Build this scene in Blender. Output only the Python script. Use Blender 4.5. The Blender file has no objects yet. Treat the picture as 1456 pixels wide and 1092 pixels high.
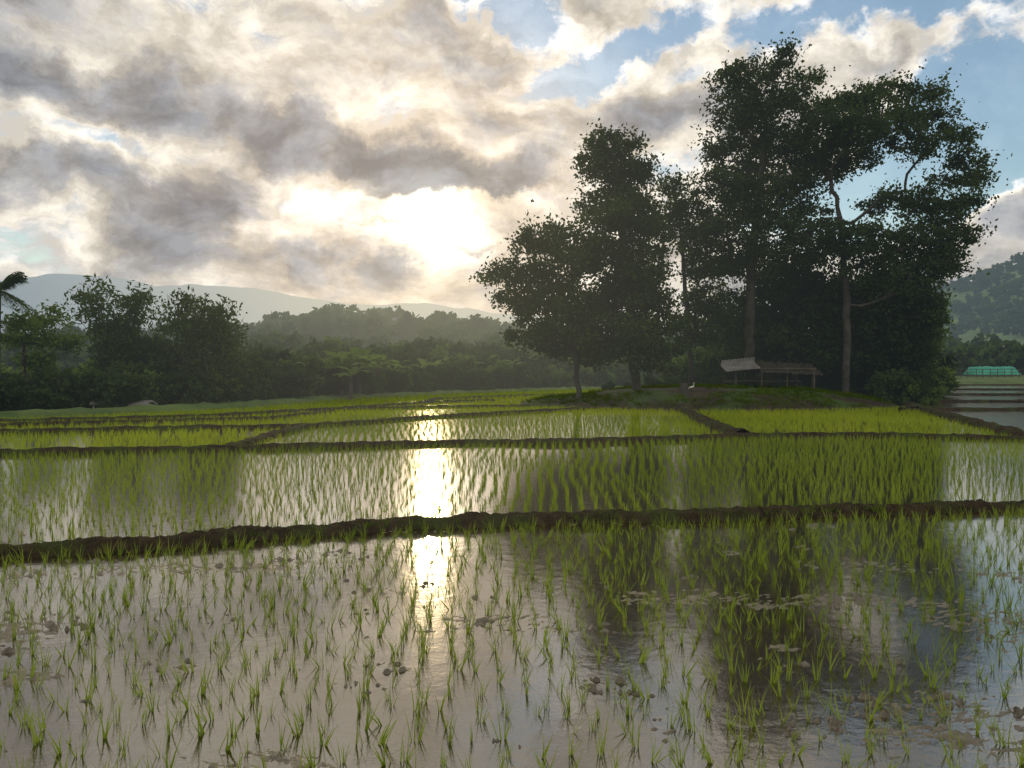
import bpy, math, numpy as np
from mathutils import Vector
rs = np.random.RandomState(7)
scene = bpy.context.scene
F=1100.0; PITCH=math.atan(21/1100); CAMZ=2.0
def ray(px,py):
    r=np.array([px-728.0,F,546.0-py]); ca,sa=math.cos(PITCH),math.sin(PITCH)
    return np.array([r[0], r[1]*ca+r[2]*sa, -r[1]*sa+r[2]*ca])
def P(px,py,D):
    d=ray(px,py); t=D/d[1]; return np.array([d[0]*t,D,CAMZ+d[2]*t])
def G(px,py,z=0.0):
    d=ray(px,py); t=(z-CAMZ)/d[2]; return np.array([d[0]*t,d[1]*t,z])
# ---------------- numpy noise
def h2(ix,iy,s):
    n=(ix.astype(np.int64)*374761393+iy.astype(np.int64)*668265263+s*1442695041)&0xffffffff
    n=((n^(n>>13))*1274126177)&0xffffffff
    n=(n^(n>>16))&0xffffffff
    return n/4294967295.0
def vn(x,y,s=0):
    ix=np.floor(x);iy=np.floor(y);fx=x-ix;fy=y-iy
    fx=fx*fx*(3-2*fx);fy=fy*fy*(3-2*fy)
    a=h2(ix,iy,s);b=h2(ix+1,iy,s);c=h2(ix,iy+1,s);d=h2(ix+1,iy+1,s)
    return (a*(1-fx)+b*fx)*(1-fy)+(c*(1-fx)+d*fx)*fy
def fbm(x,y,s=0,o=4):
    t=0;a=.5;w=0
    for i in range(o):
        t=t+a*vn(x,y,s+i*17);w+=a;a*=.5;x=x*2.03+5.1;y=y*2.03+1.7
    return t/w
# ---------------- mesh helpers
def np_mesh(name,V,Fc,mat=None,smooth=False,rnd=None):
    me=bpy.data.meshes.new(name)
    V=np.ascontiguousarray(V,dtype=np.float32);Fc=np.ascontiguousarray(Fc,dtype=np.int32)
    k=Fc.shape[1]
    me.vertices.add(len(V));me.vertices.foreach_set('co',V.ravel())
    me.loops.add(Fc.size);me.loops.foreach_set('vertex_index',Fc.ravel())
    me.polygons.add(len(Fc));me.polygons.foreach_set('loop_start',np.arange(0,Fc.size,k,dtype=np.int32))
    me.update(calc_edges=True)
    if smooth: me.polygons.foreach_set('use_smooth',np.ones(len(Fc),dtype=bool))
    if rnd is not None:
        a=me.attributes.new('rnd','FLOAT','POINT');a.data.foreach_set('value',np.asarray(rnd,dtype=np.float32))
    if mat: me.materials.append(mat)
    return me
def obj(name,me,parent=None,link=True):
    o=bpy.data.objects.new(name,me)
    if link: scene.collection.objects.link(o)
    if parent: o.parent=parent
    return o
def empty(name,loc=(0,0,0)):
    e=bpy.data.objects.new(name,None);e.empty_display_size=.3
    scene.collection.objects.link(e);return e
def grid_faces(nr,nc):
    i=np.arange(nr-1)[:,None]*nc+np.arange(nc-1)[None,:]
    return np.stack([i,i+1,i+nc+1,i+nc],-1).reshape(-1,4)
class MB:
    def __init__(s): s.V=[];s.F=[];s.n=0
    def add(s,V,Fq):
        s.V.append(np.asarray(V,float));s.F.append(np.asarray(Fq)+s.n);s.n+=len(V)
    def box(s,c,d,rz=0):
        c=np.array(c,float);d=np.array(d,float)/2
        v=np.array([[x,y,z] for x in(-1,1) for y in(-1,1) for z in(-1,1)])*d
        ca,sa=math.cos(rz),math.sin(rz);v=v@np.array([[ca,sa,0],[-sa,ca,0],[0,0,1]])+c
        s.add(v,[[0,1,3,2],[4,6,7,5],[0,4,5,1],[2,3,7,6],[0,2,6,4],[1,5,7,3]])
    def tube(s,pts,rad,k=7):
        pts=np.array(pts,float);n=len(pts);rad=np.broadcast_to(rad,(n,))
        t=np.gradient(pts,axis=0);t/=np.linalg.norm(t,axis=1)[:,None]+1e-9
        ref=np.where(np.abs(t[:,2:3])>.9,np.array([[1.,0,0]]),np.array([[0,0,1.]]))
        a=np.cross(t,ref);a/=np.linalg.norm(a,axis=1)[:,None];b=np.cross(t,a)
        th=np.arange(k)*2*math.pi/k
        V=pts[:,None]+rad[:,None,None]*(a[:,None]*np.cos(th)[None,:,None]+b[:,None]*np.sin(th)[None,:,None])
        V=V.reshape(-1,3);Fq=[]
        for i in range(n-1):
            for j in range(k): Fq.append([i*k+j,i*k+(j+1)%k,(i+1)*k+(j+1)%k,(i+1)*k+j])
        s.add(V,Fq)
    def mesh(s,name,mat,smooth=False):
        return np_mesh(name,np.vstack(s.V),np.vstack(s.F),mat,smooth)
# ---------------- node helper
class N:
    def __init__(s,nt): s.t=nt
    def node(s,ty,ins=None,**kw):
        n=s.t.nodes.new(ty)
        for k,v in kw.items(): setattr(n,k,v)
        if ins:
            for k,v in ins.items():
                if isinstance(v,bpy.types.NodeSocket): s.t.links.new(v,n.inputs[k])
                else: n.inputs[k].default_value=v
        return n
    def m(s,op,a,b=0.0,c=0.0,clamp=False):
        n=s.node('ShaderNodeMath',{0:a,1:b,2:c},operation=op);n.use_clamp=clamp;return n.outputs[0]
    def vm(s,op,a,b=(0,0,0)):
        n=s.node('ShaderNodeVectorMath',{0:a,1:b},operation=op)
        return n.outputs['Value'] if op in('DOT_PRODUCT','LENGTH') else n.outputs[0]
    def noise(s,vec,scale,detail=4,rough=.5,dist=0.0,dim='3D'):
        return s.node('ShaderNodeTexNoise',{'Vector':vec,'Scale':scale,'Detail':detail,'Roughness':rough,'Distortion':dist},noise_dimensions=dim)
    def mix(s,f,a,b):
        n=s.t.nodes.new('ShaderNodeMix');n.data_type='RGBA'
        for i,v in((0,f),(6,a),(7,b)):
            if isinstance(v,bpy.types.NodeSocket): s.t.links.new(v,n.inputs[i])
            else: n.inputs[i].default_value=v if i==0 else (tuple(v)+(1,))[:4]
        return n.outputs[2]
    def ramp(s,f,stops,interp='LINEAR'):
        n=s.node('ShaderNodeValToRGB',{0:f});r=n.color_ramp;r.interpolation=interp
        while len(r.elements)>2: r.elements.remove(r.elements[-1])
        for i,(p,c) in enumerate(stops):
            e=r.elements[i] if i<2 else r.elements.new(p)
            e.position=p;e.color=(tuple(c)+(1,))[:4]
        return n.outputs[0]
    def mr(s,v,a,b,c=0.,d=1.,smooth=False):
        n=s.node('ShaderNodeMapRange',{0:v,1:a,2:b,3:c,4:d});n.clamp=True
        if smooth:n.interpolation_type='SMOOTHSTEP'
        return n.outputs[0]
sd=ray(612,308);sd=sd/np.linalg.norm(sd)
SUN_EL=math.asin(sd[2]);SUN_AZ=math.atan2(sd[0],sd[1])
# ---------------- haze group: haze and sunward glare painted as emission, by world distance
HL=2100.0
hz=bpy.data.node_groups.new('painted_haze','ShaderNodeTree')
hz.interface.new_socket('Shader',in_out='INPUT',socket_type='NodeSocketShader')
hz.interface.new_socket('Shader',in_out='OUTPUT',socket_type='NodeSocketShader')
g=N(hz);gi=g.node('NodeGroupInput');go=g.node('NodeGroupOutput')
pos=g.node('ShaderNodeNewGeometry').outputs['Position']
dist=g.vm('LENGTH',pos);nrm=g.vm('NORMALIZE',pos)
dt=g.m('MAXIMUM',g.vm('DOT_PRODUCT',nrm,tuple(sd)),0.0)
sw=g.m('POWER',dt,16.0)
k=g.m('MULTIPLY_ADD',sw,2.4,1.0)  # haze painted stronger towards the sun, for its glare
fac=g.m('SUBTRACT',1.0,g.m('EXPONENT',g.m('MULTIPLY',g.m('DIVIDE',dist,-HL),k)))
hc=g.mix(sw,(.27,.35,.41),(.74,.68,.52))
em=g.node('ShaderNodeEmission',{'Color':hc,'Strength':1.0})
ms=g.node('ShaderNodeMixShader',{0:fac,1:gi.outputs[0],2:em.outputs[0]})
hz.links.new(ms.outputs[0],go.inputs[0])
def newmat(name):
    m=bpy.data.materials.new(name);m.use_nodes=True;m.node_tree.nodes.clear();return m,N(m.node_tree)
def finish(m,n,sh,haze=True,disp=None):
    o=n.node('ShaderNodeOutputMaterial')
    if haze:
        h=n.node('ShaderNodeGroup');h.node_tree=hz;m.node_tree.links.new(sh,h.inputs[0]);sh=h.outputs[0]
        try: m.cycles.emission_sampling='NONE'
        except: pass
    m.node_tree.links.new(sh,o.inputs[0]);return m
def leafmat(name,dark,light,trans=.4,tcol=None,nscale=.35,haze=True):
    m,n=newmat(name)
    a=n.node('ShaderNodeAttribute',attribute_name='rnd').outputs['Fac']
    oi=n.node('ShaderNodeObjectInfo').outputs['Random']
    p=n.node('ShaderNodeNewGeometry').outputs['Position']
    z=n.noise(p,nscale,1).outputs[0]
    f=n.m('ADD',n.m('MULTIPLY',a,.5),n.m('MULTIPLY_ADD',z,1.6,-.62))
    f=n.m('ADD',f,n.m('MULTIPLY_ADD',oi,.3,-.1),clamp=True)
    c=n.mix(f,dark,light)
    d=n.node('ShaderNodeBsdfDiffuse',{'Color':c})
    tc=n.mix(.5,c,tcol or light)
    t=n.node('ShaderNodeBsdfTranslucent',{'Color':tc})
    x=n.node('ShaderNodeMixShader',{0:trans,1:d.outputs[0],2:t.outputs[0]})
    return finish(m,n,x.outputs[0],haze)
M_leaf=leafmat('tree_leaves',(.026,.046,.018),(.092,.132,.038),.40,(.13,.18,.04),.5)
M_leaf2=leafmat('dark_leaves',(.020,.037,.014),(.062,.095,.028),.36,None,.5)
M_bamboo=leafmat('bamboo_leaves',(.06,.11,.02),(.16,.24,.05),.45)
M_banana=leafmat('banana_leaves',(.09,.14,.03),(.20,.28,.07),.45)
M_rice=leafmat('rice_blades',(.13,.21,.027),(.31,.41,.06),.5,(.43,.53,.075),.25,False)
M_ricefar=leafmat('rice_blades_mature',(.19,.28,.03),(.39,.49,.06),.5,(.52,.61,.07),.16,False)
M_grass=leafmat('grass_blades',(.06,.11,.02),(.15,.22,.04),.4,None,.6,False)
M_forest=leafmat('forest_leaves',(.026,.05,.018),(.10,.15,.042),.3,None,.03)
def noisemat(name,c1,c2,scale,rough=.9,bump=.3,bscale=None,det=5,haze=True,c3=None,s3=None,spec=.3):
    m,n=newmat(name)
    p=n.node('ShaderNodeNewGeometry').outputs['Position']
    z=n.noise(p,scale,det,.6).outputs[0]
    c=n.mix(n.mr(z,.35,.65),c1,c2)
    if c3:
        z3=n.noise(p,s3,4,.6).outputs[0];c=n.mix(n.mr(z3,.48,.6),c,c3)
    b=n.node('ShaderNodeBump',{'Strength':bump,'Height':n.noise(p,bscale or scale*4,5,.65).outputs[0],'Distance':.05})
    s=n.node('ShaderNodeBsdfPrincipled',{'Base Color':c,'Roughness':rough,'Normal':b.outputs[0]})
    s.inputs['Specular IOR Level'].default_value=spec
    return finish(m,n,s.outputs[0],haze)
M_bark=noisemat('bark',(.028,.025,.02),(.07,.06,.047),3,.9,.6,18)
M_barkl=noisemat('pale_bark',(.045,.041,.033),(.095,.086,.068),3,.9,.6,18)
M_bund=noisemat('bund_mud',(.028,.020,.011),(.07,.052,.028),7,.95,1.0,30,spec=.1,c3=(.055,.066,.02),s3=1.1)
M_mud=noisemat('paddy_mud',(.20,.175,.13),(.34,.30,.235),11,.45,1.0,60,haze=False,c3=(.25,.22,.17),s3=2.2,spec=.5)
M_ground=noisemat('meadow_ground',(.05,.09,.02),(.11,.16,.04),.4,.95,.5,3)
M_mound=noisemat('mound_soil',(.03,.022,.013),(.06,.045,.024),1.5,.95,.8,8,c3=(.055,.09,.022),s3=.35,spec=.1)
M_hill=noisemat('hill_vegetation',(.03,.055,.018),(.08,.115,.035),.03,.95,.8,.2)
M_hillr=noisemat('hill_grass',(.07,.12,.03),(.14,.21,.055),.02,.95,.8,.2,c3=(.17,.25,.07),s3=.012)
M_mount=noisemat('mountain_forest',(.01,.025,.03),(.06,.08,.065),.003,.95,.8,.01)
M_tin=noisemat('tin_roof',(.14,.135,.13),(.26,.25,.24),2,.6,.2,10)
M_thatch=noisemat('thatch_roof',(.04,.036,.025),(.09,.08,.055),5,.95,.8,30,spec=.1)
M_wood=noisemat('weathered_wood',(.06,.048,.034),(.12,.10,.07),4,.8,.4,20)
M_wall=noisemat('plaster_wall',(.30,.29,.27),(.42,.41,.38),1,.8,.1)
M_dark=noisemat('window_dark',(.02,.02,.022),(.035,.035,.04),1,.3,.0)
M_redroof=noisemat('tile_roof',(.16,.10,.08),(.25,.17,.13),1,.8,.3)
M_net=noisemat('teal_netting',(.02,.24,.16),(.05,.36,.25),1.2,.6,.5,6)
M_white=noisemat('white_feathers',(.72,.72,.70),(.82,.82,.80),8,.7,.1,haze=False)
M_beak=noisemat('egret_beak',(.45,.28,.04),(.55,.35,.06),8,.5,.1,haze=False)
M_blackleg=noisemat('egret_leg',(.03,.03,.02),(.06,.06,.04),8,.5,.1,haze=False)
# water
m,n=newmat('paddy_water')
p=n.node('ShaderNodeNewGeometry').outputs['Position']
w=n.noise(p,6,4,.6).outputs[0]
b=n.node('ShaderNodeBump',{'Strength':.09,'Height':w,'Distance':.03})
fr=n.node('ShaderNodeFresnel',{'IOR':1.7,'Normal':b.outputs[0]}).outputs[0]
fr=n.m('MULTIPLY_ADD',fr,1.35,.10,clamp=True)
gl=n.node('ShaderNodeBsdfGlossy',{'Color':(.98,.95,.89,1),'Roughness':.12,'Normal':b.outputs[0]})
tr=n.node('ShaderNodeBsdfTransparent',{'Color':(.72,.60,.43,1)})
x=n.node('ShaderNodeMixShader',{0:fr,1:tr.outputs[0],2:gl.outputs[0]})
M_water=finish(m,n,x.outputs[0],False)

# ---------------- world
W=bpy.data.worlds.new('World');scene.world=W;W.use_nodes=True;W.node_tree.nodes.clear();n=N(W.node_tree)
tc=n.node('ShaderNodeTexCoord').outputs['Generated']
sp=n.node('ShaderNodeSeparateXYZ',{0:tc});X,Y,Z=sp.outputs
u=n.m('ARCTAN2',X,Y);v=n.m('ARCSINE',Z)
uv=n.node('ShaderNodeCombineXYZ',{0:u,1:v,2:0.0}).outputs[0]
w1=n.vm('SUBTRACT',n.noise(uv,8,6,.62,0,'2D').outputs['Color'],(.5,.5,.5))
uvw=n.vm('ADD',uv,n.vm('MULTIPLY',w1,(.19,.12,0)))
zz=n.m('ADD',n.m('MAXIMUM',Z,0.0),.30)
q=n.node('ShaderNodeCombineXYZ',{0:n.m('DIVIDE',X,zz),1:n.m('DIVIDE',Y,zz),2:0.0}).outputs[0]
q=n.vm('ADD',q,(3.3,1.2,0))
n1=n.noise(q,2.8,9,.62,.3,'2D').outputs[0]
pn=n.vm('MULTIPLY',n.vm('ADD',uv,n.vm('MULTIPLY',w1,(.07,.05,0))),(8,14,1))
n2=n.noise(pn,1.0,8,.60,0,'2D').outputs[0]
suv=(SUN_AZ,SUN_EL,0)
toS=n.vm('NORMALIZE',n.vm('SUBTRACT',suv,uv))
n2b=n.noise(n.vm('ADD',pn,n.vm('MULTIPLY',toS,(.2,.26,0))),1.0,6,.60,0,'2D').outputs[0]
T=n.m('MULTIPLY_ADD',n1,.95,.385-.475)
T=n.m('MULTIPLY_ADD',n2,1.05,n.m('SUBTRACT',T,.525))
blobs=[(60,115,230,42,-.22,.32),(300,170,200,42,-.15,.30),(500,205,190,34,-.1,.30),(690,240,200,30,-.02,.32),(300,50,220,40,0,-.03),
(250,315,100,80,.0,.42),(50,250,150,32,.0,.34),(60,325,120,40,0,-.16),(560,400,110,26,-.25,.14),(420,390,110,32,-.1,.18),
(620,312,170,46,0,-.22),(610,264,120,14,0,.42),(568,320,50,9,.05,.5),(650,352,70,8,0,.35),
(600,50,190,45,-.1,.07),(920,172,110,34,.0,.42),
(735,12,110,32,-.4,-.52),(880,75,160,30,.3,-.52),(1260,8,200,36,0,-.60),(1440,140,160,76,.25,-.80),(1440,240,130,42,0,-.7),(1290,265,160,66,.2,-.62),
(500,302,80,14,-.12,-.38),(1430,335,130,45,0,.06),(1150,60,240,50,0,.0),(340,345,50,50,0,-.18),(160,205,170,22,-.1,-.14)]
for (px,py,rx,ry,rot,amp) in blobs:
    d=ray(px,py);d/=np.linalg.norm(d)
    cu,cv=math.atan2(d[0],d[1]),math.asin(d[2])
    mp=n.node('ShaderNodeMapping',{0:uvw,1:(cu,cv,0),2:(0,0,rot),3:(rx/F*1.3,ry/F*1.3,1)},vector_type='TEXTURE')
    gr=n.node('ShaderNodeTexGradient',{0:mp.outputs[0]},gradient_type='SPHERICAL').outputs['Fac']
    T=n.m('MULTIPLY_ADD',gr,amp*1.2,T)
dS=n.m('MAXIMUM',n.vm('DOT_PRODUCT',tc,tuple(sd)),0.0)
cov=n.mr(T,.0,.24,.10,1,True)
cov=n.m('MAXIMUM',cov,n.m('MULTIPLY',n.m('POWER',dS,45),1.2),clamp=True)
Tc=n.m('MAXIMUM',T,0.0)
cc=n.ramp(Tc,[(0.15,(.80,.81,.81)),(.32,(.84,.79,.69)),(.46,(.61,.58,.525)),(.62,(.39,.395,.40)),(.9,(.225,.25,.285))])
rel=n.m('MULTIPLY_ADD',n.m('SUBTRACT',n2,n2b),2.6,1.0)
rel=n.m('MINIMUM',n.m('MAXIMUM',rel,.76),1.35)
cc=n.vm('MULTIPLY',cc,n.node('ShaderNodeCombineXYZ',{0:rel,1:rel,2:rel}).outputs[0])
thin=n.mr(T,.2,.66,1,.10)
g1=n.m('MULTIPLY',n.m('POWER',dS,10),.15)
g2=n.m('MULTIPLY',n.m('MULTIPLY',n.m('POWER',dS,60),.30),thin)
g3=n.m('MULTIPLY',n.m('MULTIPLY',n.m('POWER',dS,1000),2.4),thin)
glow=n.m('ADD',n.m('ADD',g1,g2),g3)
gc=n.vm('MULTIPLY',n.mix(n.m('POWER',dS,500),(1.,.62,.26),(1.,.88,.60)),n.node('ShaderNodeCombineXYZ',{0:glow,1:glow,2:glow}).outputs[0])
hf=n.mr(v,.0,.15,.75,0,True)
hcol=n.mix(n.m('POWER',dS,22),(.36,.44,.50),(.92,.78,.55))
ccol=n.mix(hf,cc,hcol)
ccol=n.vm('ADD',ccol,gc)
sky=n.node('ShaderNodeTexSky',sky_type='NISHITA');sky.sun_disc=False;sky.sun_elevation=SUN_EL;sky.sun_rotation=SUN_AZ
sky.air_density=1.3;sky.dust_density=.3;sky.ozone_density=3.0
B1=n.node('ShaderNodeBackground',{0:sky.outputs[0],1:.13});B2=n.node('ShaderNodeBackground',{0:ccol,1:1.0})
cov2=n.m('MAXIMUM',cov,hf)
mx=n.node('ShaderNodeMixShader',{0:cov2,1:B1.outputs[0],2:B2.outputs[0]})
wo=n.node('ShaderNodeOutputWorld');W.node_tree.links.new(mx.outputs[0],wo.inputs[0])
# sun (veiled by cloud)
L=bpy.data.lights.new('sun','SUN');L.energy=.5;L.angle=math.radians(1.0);L.color=(1,.76,.42)
so=bpy.data.objects.new('sun',L);scene.collection.objects.link(so)
so.rotation_euler=Vector(-Vector(sd)).to_track_quat('-Z','Y').to_euler()
# ---------------- camera
cd=bpy.data.cameras.new('camera');cam=bpy.data.objects.new('camera',cd);scene.collection.objects.link(cam);scene.camera=cam
cam.location=(0,0,CAMZ);cam.rotation_euler=(math.pi/2-PITCH,0,0);cd.sensor_width=36;cd.lens=F/1456*36;cd.clip_end=20000;cd.clip_start=.05
scene.view_settings.view_transform='Standard'
try: scene.view_settings.look='None'
except: pass

# ---------------- fields
MC=np.array([11.3,44.0]);MR=np.array([10.6,6.2])
def mound_h(x,y):
    nz=fbm(x*.5,y*.5,3)-.5
    r=np.sqrt(((x-MC[0])/MR[0])**2+((y-MC[1])/MR[1])**2)+nz*.25
    return np.clip(1-r,0,1)**.8*1.9*(1-.45*np.clip(1-r,0,1))-.06+.05*fbm(x*2,y*2,9)
bunds=[([(-900,850),(-300,818),(0,790),(150,781),(300,772),(450,759),(600,748),(728,744),(1000,738),(1200,731),(1456,725),(1900,712)],.25,.12),
([(-1200,668),(-400,655),(0,647),(300,641),(600,634),(900,628),(1055,622),(1250,621),(1456,627),(2200,640)],.34,.13),
([(330,641),(370,627),(410,615),(440,608),(620,595),(770,586),(830,583)],.4,.14),
([(-800,632),(-300,622),(0,617),(250,612),(440,608)],.4,.14),
([(-700,612),(-300,607),(0,602),(300,594),(470,584),(620,574),(700,570)],.4,.15),
([(440,585),(640,580),(780,579)],.4,.14),
([(0,607),(200,601),(380,597),(470,586)],.35,.12),
([(600,575),(620,569),(740,564),(860,561)],.45,.16),
([(968,580),(985,593),(1015,607),(1055,621)],.45,.2),
([(1283,572),(1320,586),(1370,600),(1420,612),(1475,628)],.55,.18)]
bl=[]
bundroot=empty('paddy_bund')
def dens(pts,step):
    out=[pts[0]]
    for a,b in zip(pts[:-1],pts[1:]):
        k=max(1,int(np.linalg.norm(b-a)/step));
        for i in range(1,k+1): out.append(a+(b-a)*i/k)
    return np.array(out)
def bund_mesh(pts3,w,h,step,seed,fine=1.0):
    C=dens(np.array(pts3),step)
    for _ in range(6): C[1:-1]=(C[:-2]+C[1:-1]*2+C[2:])/4
    t=np.gradient(C,axis=0);t[:,2]=0;t/=np.linalg.norm(t,axis=1)[:,None]
    s=np.stack([-t[:,1],t[:,0],0*t[:,0]],1)
    arc=np.cumsum(np.r_[0,np.linalg.norm(np.diff(C,axis=0),axis=1)])
    C=C+s*((fbm(arc*.8,arc*0,seed)-.5)*w*.7)[:,None]
    cs=np.array([-1.7,-1.3,-1.1,-.95,-.8,-.65,-.5,-.3,-.1,.1,.3,.5,.65,.8,.95,1.1,1.3,1.7]);hh=np.array([-.6,-.25,.0,.3,.58,.78,.92,.99,1,1,.99,.92,.78,.58,.3,.0,-.25,-.6])
    nz=fbm(arc[:,None]*3+seed,cs[None]*1.5+arc[:,None]*0,seed+3)-.5;nz2=fbm(arc[:,None]*16,cs[None]*4+arc[:,None]*0,seed+5,3)-.5
    V=C[:,None,:]+s[:,None,:]*(cs[None,:,None]*w*.6*(1+nz[...,None]*.8+nz2[...,None]*.3))
    V[:,:,2]=C[:,2:3]+(hh[None]*h*(1+nz*.8)+nz2*h*.6)
    return V.reshape(-1,3),grid_faces(len(C),len(cs)),C
for i,(pp,w,h) in enumerate(bunds):
    pts=[G(a,b) for a,b in pp]
    V,Fq,C=bund_mesh(pts,w,h,.035 if i==0 else .12,i*31)
    obj('bund_%d'%i,np_mesh('bund_%d'%i,V,Fq,M_bund,i!=0),bundroot);bl.append((C,w,h))
levels=[(29,37,.0),(37,45,.06),(45,55,.13),(55,66,.21),(66,80,.30)]
for j,(y0,y1,z) in enumerate(levels):
    x0a=y0*.51+ .5;x0b=y1*.505+.5
    xr=y1*1.3
    if z>0:
        V=np.array([[x0a,y0,z],[xr,y0,z],[xr,y1,z],[x0b,y1,z]]);o=obj('terrace_water' if j==1 else 'terrace_water.%03d'%(j-1),np_mesh('tw',V,np.array([[0,1,2,3]]),M_water))
        V2=V.copy();V2[:,2]-=.03;o=obj('terrace_mud' if j==1 else 'terrace_mud.%03d'%(j-1),np_mesh('tm',V2,np.array([[0,1,2,3]]),M_mud))
    pts=[np.array([x0b-.6,y1,z+.03]),np.array([x0b+8,y1+.4,z+.03]),np.array([xr,y1-.6,z+.03])]
    V,Fq,C=bund_mesh(pts,.4,.12,.2,400+j);obj('bund_t%d'%j,np_mesh('bund',V,Fq,M_bund,True),bundroot)
    if j>0:
        pts=[np.array([x0a-.1,y0,z-.0]),np.array([x0b-.1,y1,z+.03])]
        V,Fq,C=bund_mesh(pts,.5,.14,.2,500+j);obj('bund_s%d'%j,np_mesh('bund',V,Fq,M_bund,True),bundroot)
# mud sheet
ys=np.exp(np.linspace(math.log(1.8),math.log(110),760));ts=np.linspace(-1.3,1.3,900)
XX=ys[:,None]*ts[None]+0;YY=np.repeat(ys[:,None],len(ts),1)
A=fbm(XX*.8,YY*1.8,21,4);Bn=fbm(XX*5,YY*9,22,5);Cn=fbm(XX*22,YY*38,23,4)
near=np.clip((12-YY)/4,0,1);lowr=np.clip((6.4-YY)/2,0,1)
am=np.clip((A-.455)*4,0,1)
hmud=-.024+.022*am+.016*(Bn-.5)+.034*(Cn-.5)*(.35+am)+.0035*lowr
hmud-=.014*(1-near)
for _ in range(300):
    fx=rs.uniform(-9,9);fy=rs.uniform(2.5,10);r=rs.uniform(.03,.07)
    m_=(np.abs(XX-fx)<.3)&(np.abs(YY-fy)<.3)
    an=rs.uniform(-.5,.5);dx=XX[m_]-fx;dy=YY[m_]-fy
    d=np.sqrt(((dx*math.cos(an)+dy*math.sin(an))/1.8)**2+(dy*math.cos(an)-dx*math.sin(an))**2)/r
    hmud[m_]+=-.015*np.exp(-d*d)+.034*np.exp(-((d-1.3)/.35)**2)*np.clip(Cn[m_]*6-2.9,0,1)
V=np.stack([XX,YY,hmud],-1).reshape(-1,3)
obj('paddy_mud',np_mesh('paddy_mud',V,grid_faces(*XX.shape),M_mud,True))
V=np.array([[-3,1.5,0],[3,1.5,0],[140,108,0],[-140,108,0]],float)
obj('paddy_water',np_mesh('paddy_water',V,np.array([[0,1,2,3]]),M_water))
# ground sheet
ax=np.unique(np.r_[-9000,-5000,-2500,-1200,-600,np.linspace(-300,300,151),600,1200,2500,5000,9000]);ay=np.unique(np.r_[-3000,-600,-100,np.linspace(0,320,161),600,1200,2500,5000,9000])
GX,GY=np.meshgrid(ax,ay);
edge=np.array([G(a,b)[:2] for a,b in [(-500,614),(-200,603),(0,597),(300,583),(450,571),(620,562),(760,557),(900,553)]])
pr=GX/np.maximum(GY,1);er=edge[:,0]/edge[:,1]
ed=np.interp(pr,er,edge[:,1])
hg=np.where((GY>ed+1)&(GX<8),.12+.0*GX,-.25)
hg=np.where(GY>98,.1,hg)
rt=(GX>GY*.4)&(GY>80);hg=np.where(rt,.35+np.clip((GY-80)/6,0,1)*.65+np.clip((GY-86)/60,0,1)*.6,hg)
hg=hg+.08*(fbm(GX*.2,GY*.2,5)-.5)
obj('ground',np_mesh('ground',np.stack([GX,GY,hg],-1).reshape(-1,3),grid_faces(*GX.shape),M_ground,True))
E=dens(np.array([[a,b,0.] for a,b in edge]),.5)
V,Fq,C=bund_mesh(E+np.array([0,.5,0]),1.4,.3,.5,77);obj('grass_bank',np_mesh('grass_bank',V,Fq,M_ground,True))
# mound
mx_,my_=np.meshgrid(np.linspace(-1,24,220),np.linspace(36,52,150))
V=np.stack([mx_,my_,mound_h(mx_,my_)],-1).reshape(-1,3)
obj('mound',np_mesh('mound',V,grid_faces(*mx_.shape),M_mound,True))
def mh(x,y): return float(mound_h(np.array([x]),np.array([y]))[0])

# ---------------- scatter
def coll(name,obs):
    c=bpy.data.collections.new(name)
    for o in obs:c.objects.link(o)
    return c
def scatter(name,pts,scl,rot,c,nvar):
    me=bpy.data.meshes.new(name);N_=len(pts);me.vertices.add(N_);me.vertices.foreach_set('co',np.asarray(pts,np.float32).ravel())
    a=me.attributes.new('scl','FLOAT_VECTOR','POINT');s=np.asarray(scl,np.float32)
    if s.ndim==1:s=np.repeat(s[:,None],3,1)
    a.data.foreach_set('vector',s.ravel())
    a=me.attributes.new('rot','FLOAT_VECTOR','POINT');a.data.foreach_set('vector',np.asarray(rot,np.float32).ravel())
    a=me.attributes.new('idx','INT','POINT');a.data.foreach_set('value',rs.randint(0,nvar,N_).astype(np.int32))
    o=obj(name,me)
    ng=bpy.data.node_groups.new(name+'_gn','GeometryNodeTree')
    ng.interface.new_socket('Geometry',in_out='INPUT',socket_type='NodeSocketGeometry');ng.interface.new_socket('Geometry',in_out='OUTPUT',socket_type='NodeSocketGeometry')
    q=ng.nodes.new;gi=q('NodeGroupInput');go=q('NodeGroupOutput');ip=q('GeometryNodeInstanceOnPoints');ci=q('GeometryNodeCollectionInfo')
    ci.inputs[0].default_value=c;ci.inputs['Separate Children'].default_value=True;ci.inputs['Reset Children'].default_value=True
    def at(nm,ty):
        x=q('GeometryNodeInputNamedAttribute');x.data_type=ty;x.inputs['Name'].default_value=nm;return x.outputs['Attribute']
    l=ng.links.new;l(gi.outputs[0],ip.inputs['Points']);l(ci.outputs[0],ip.inputs['Instance']);ip.inputs['Pick Instance'].default_value=True
    l(at('idx','INT'),ip.inputs['Instance Index']);l(at('rot','FLOAT_VECTOR'),ip.inputs['Rotation']);l(at('scl','FLOAT_VECTOR'),ip.inputs['Scale'])
    l(ip.outputs[0],go.inputs[0])
    md=o.modifiers.new('scatter','NODES');md.node_group=ng
    return o
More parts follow.
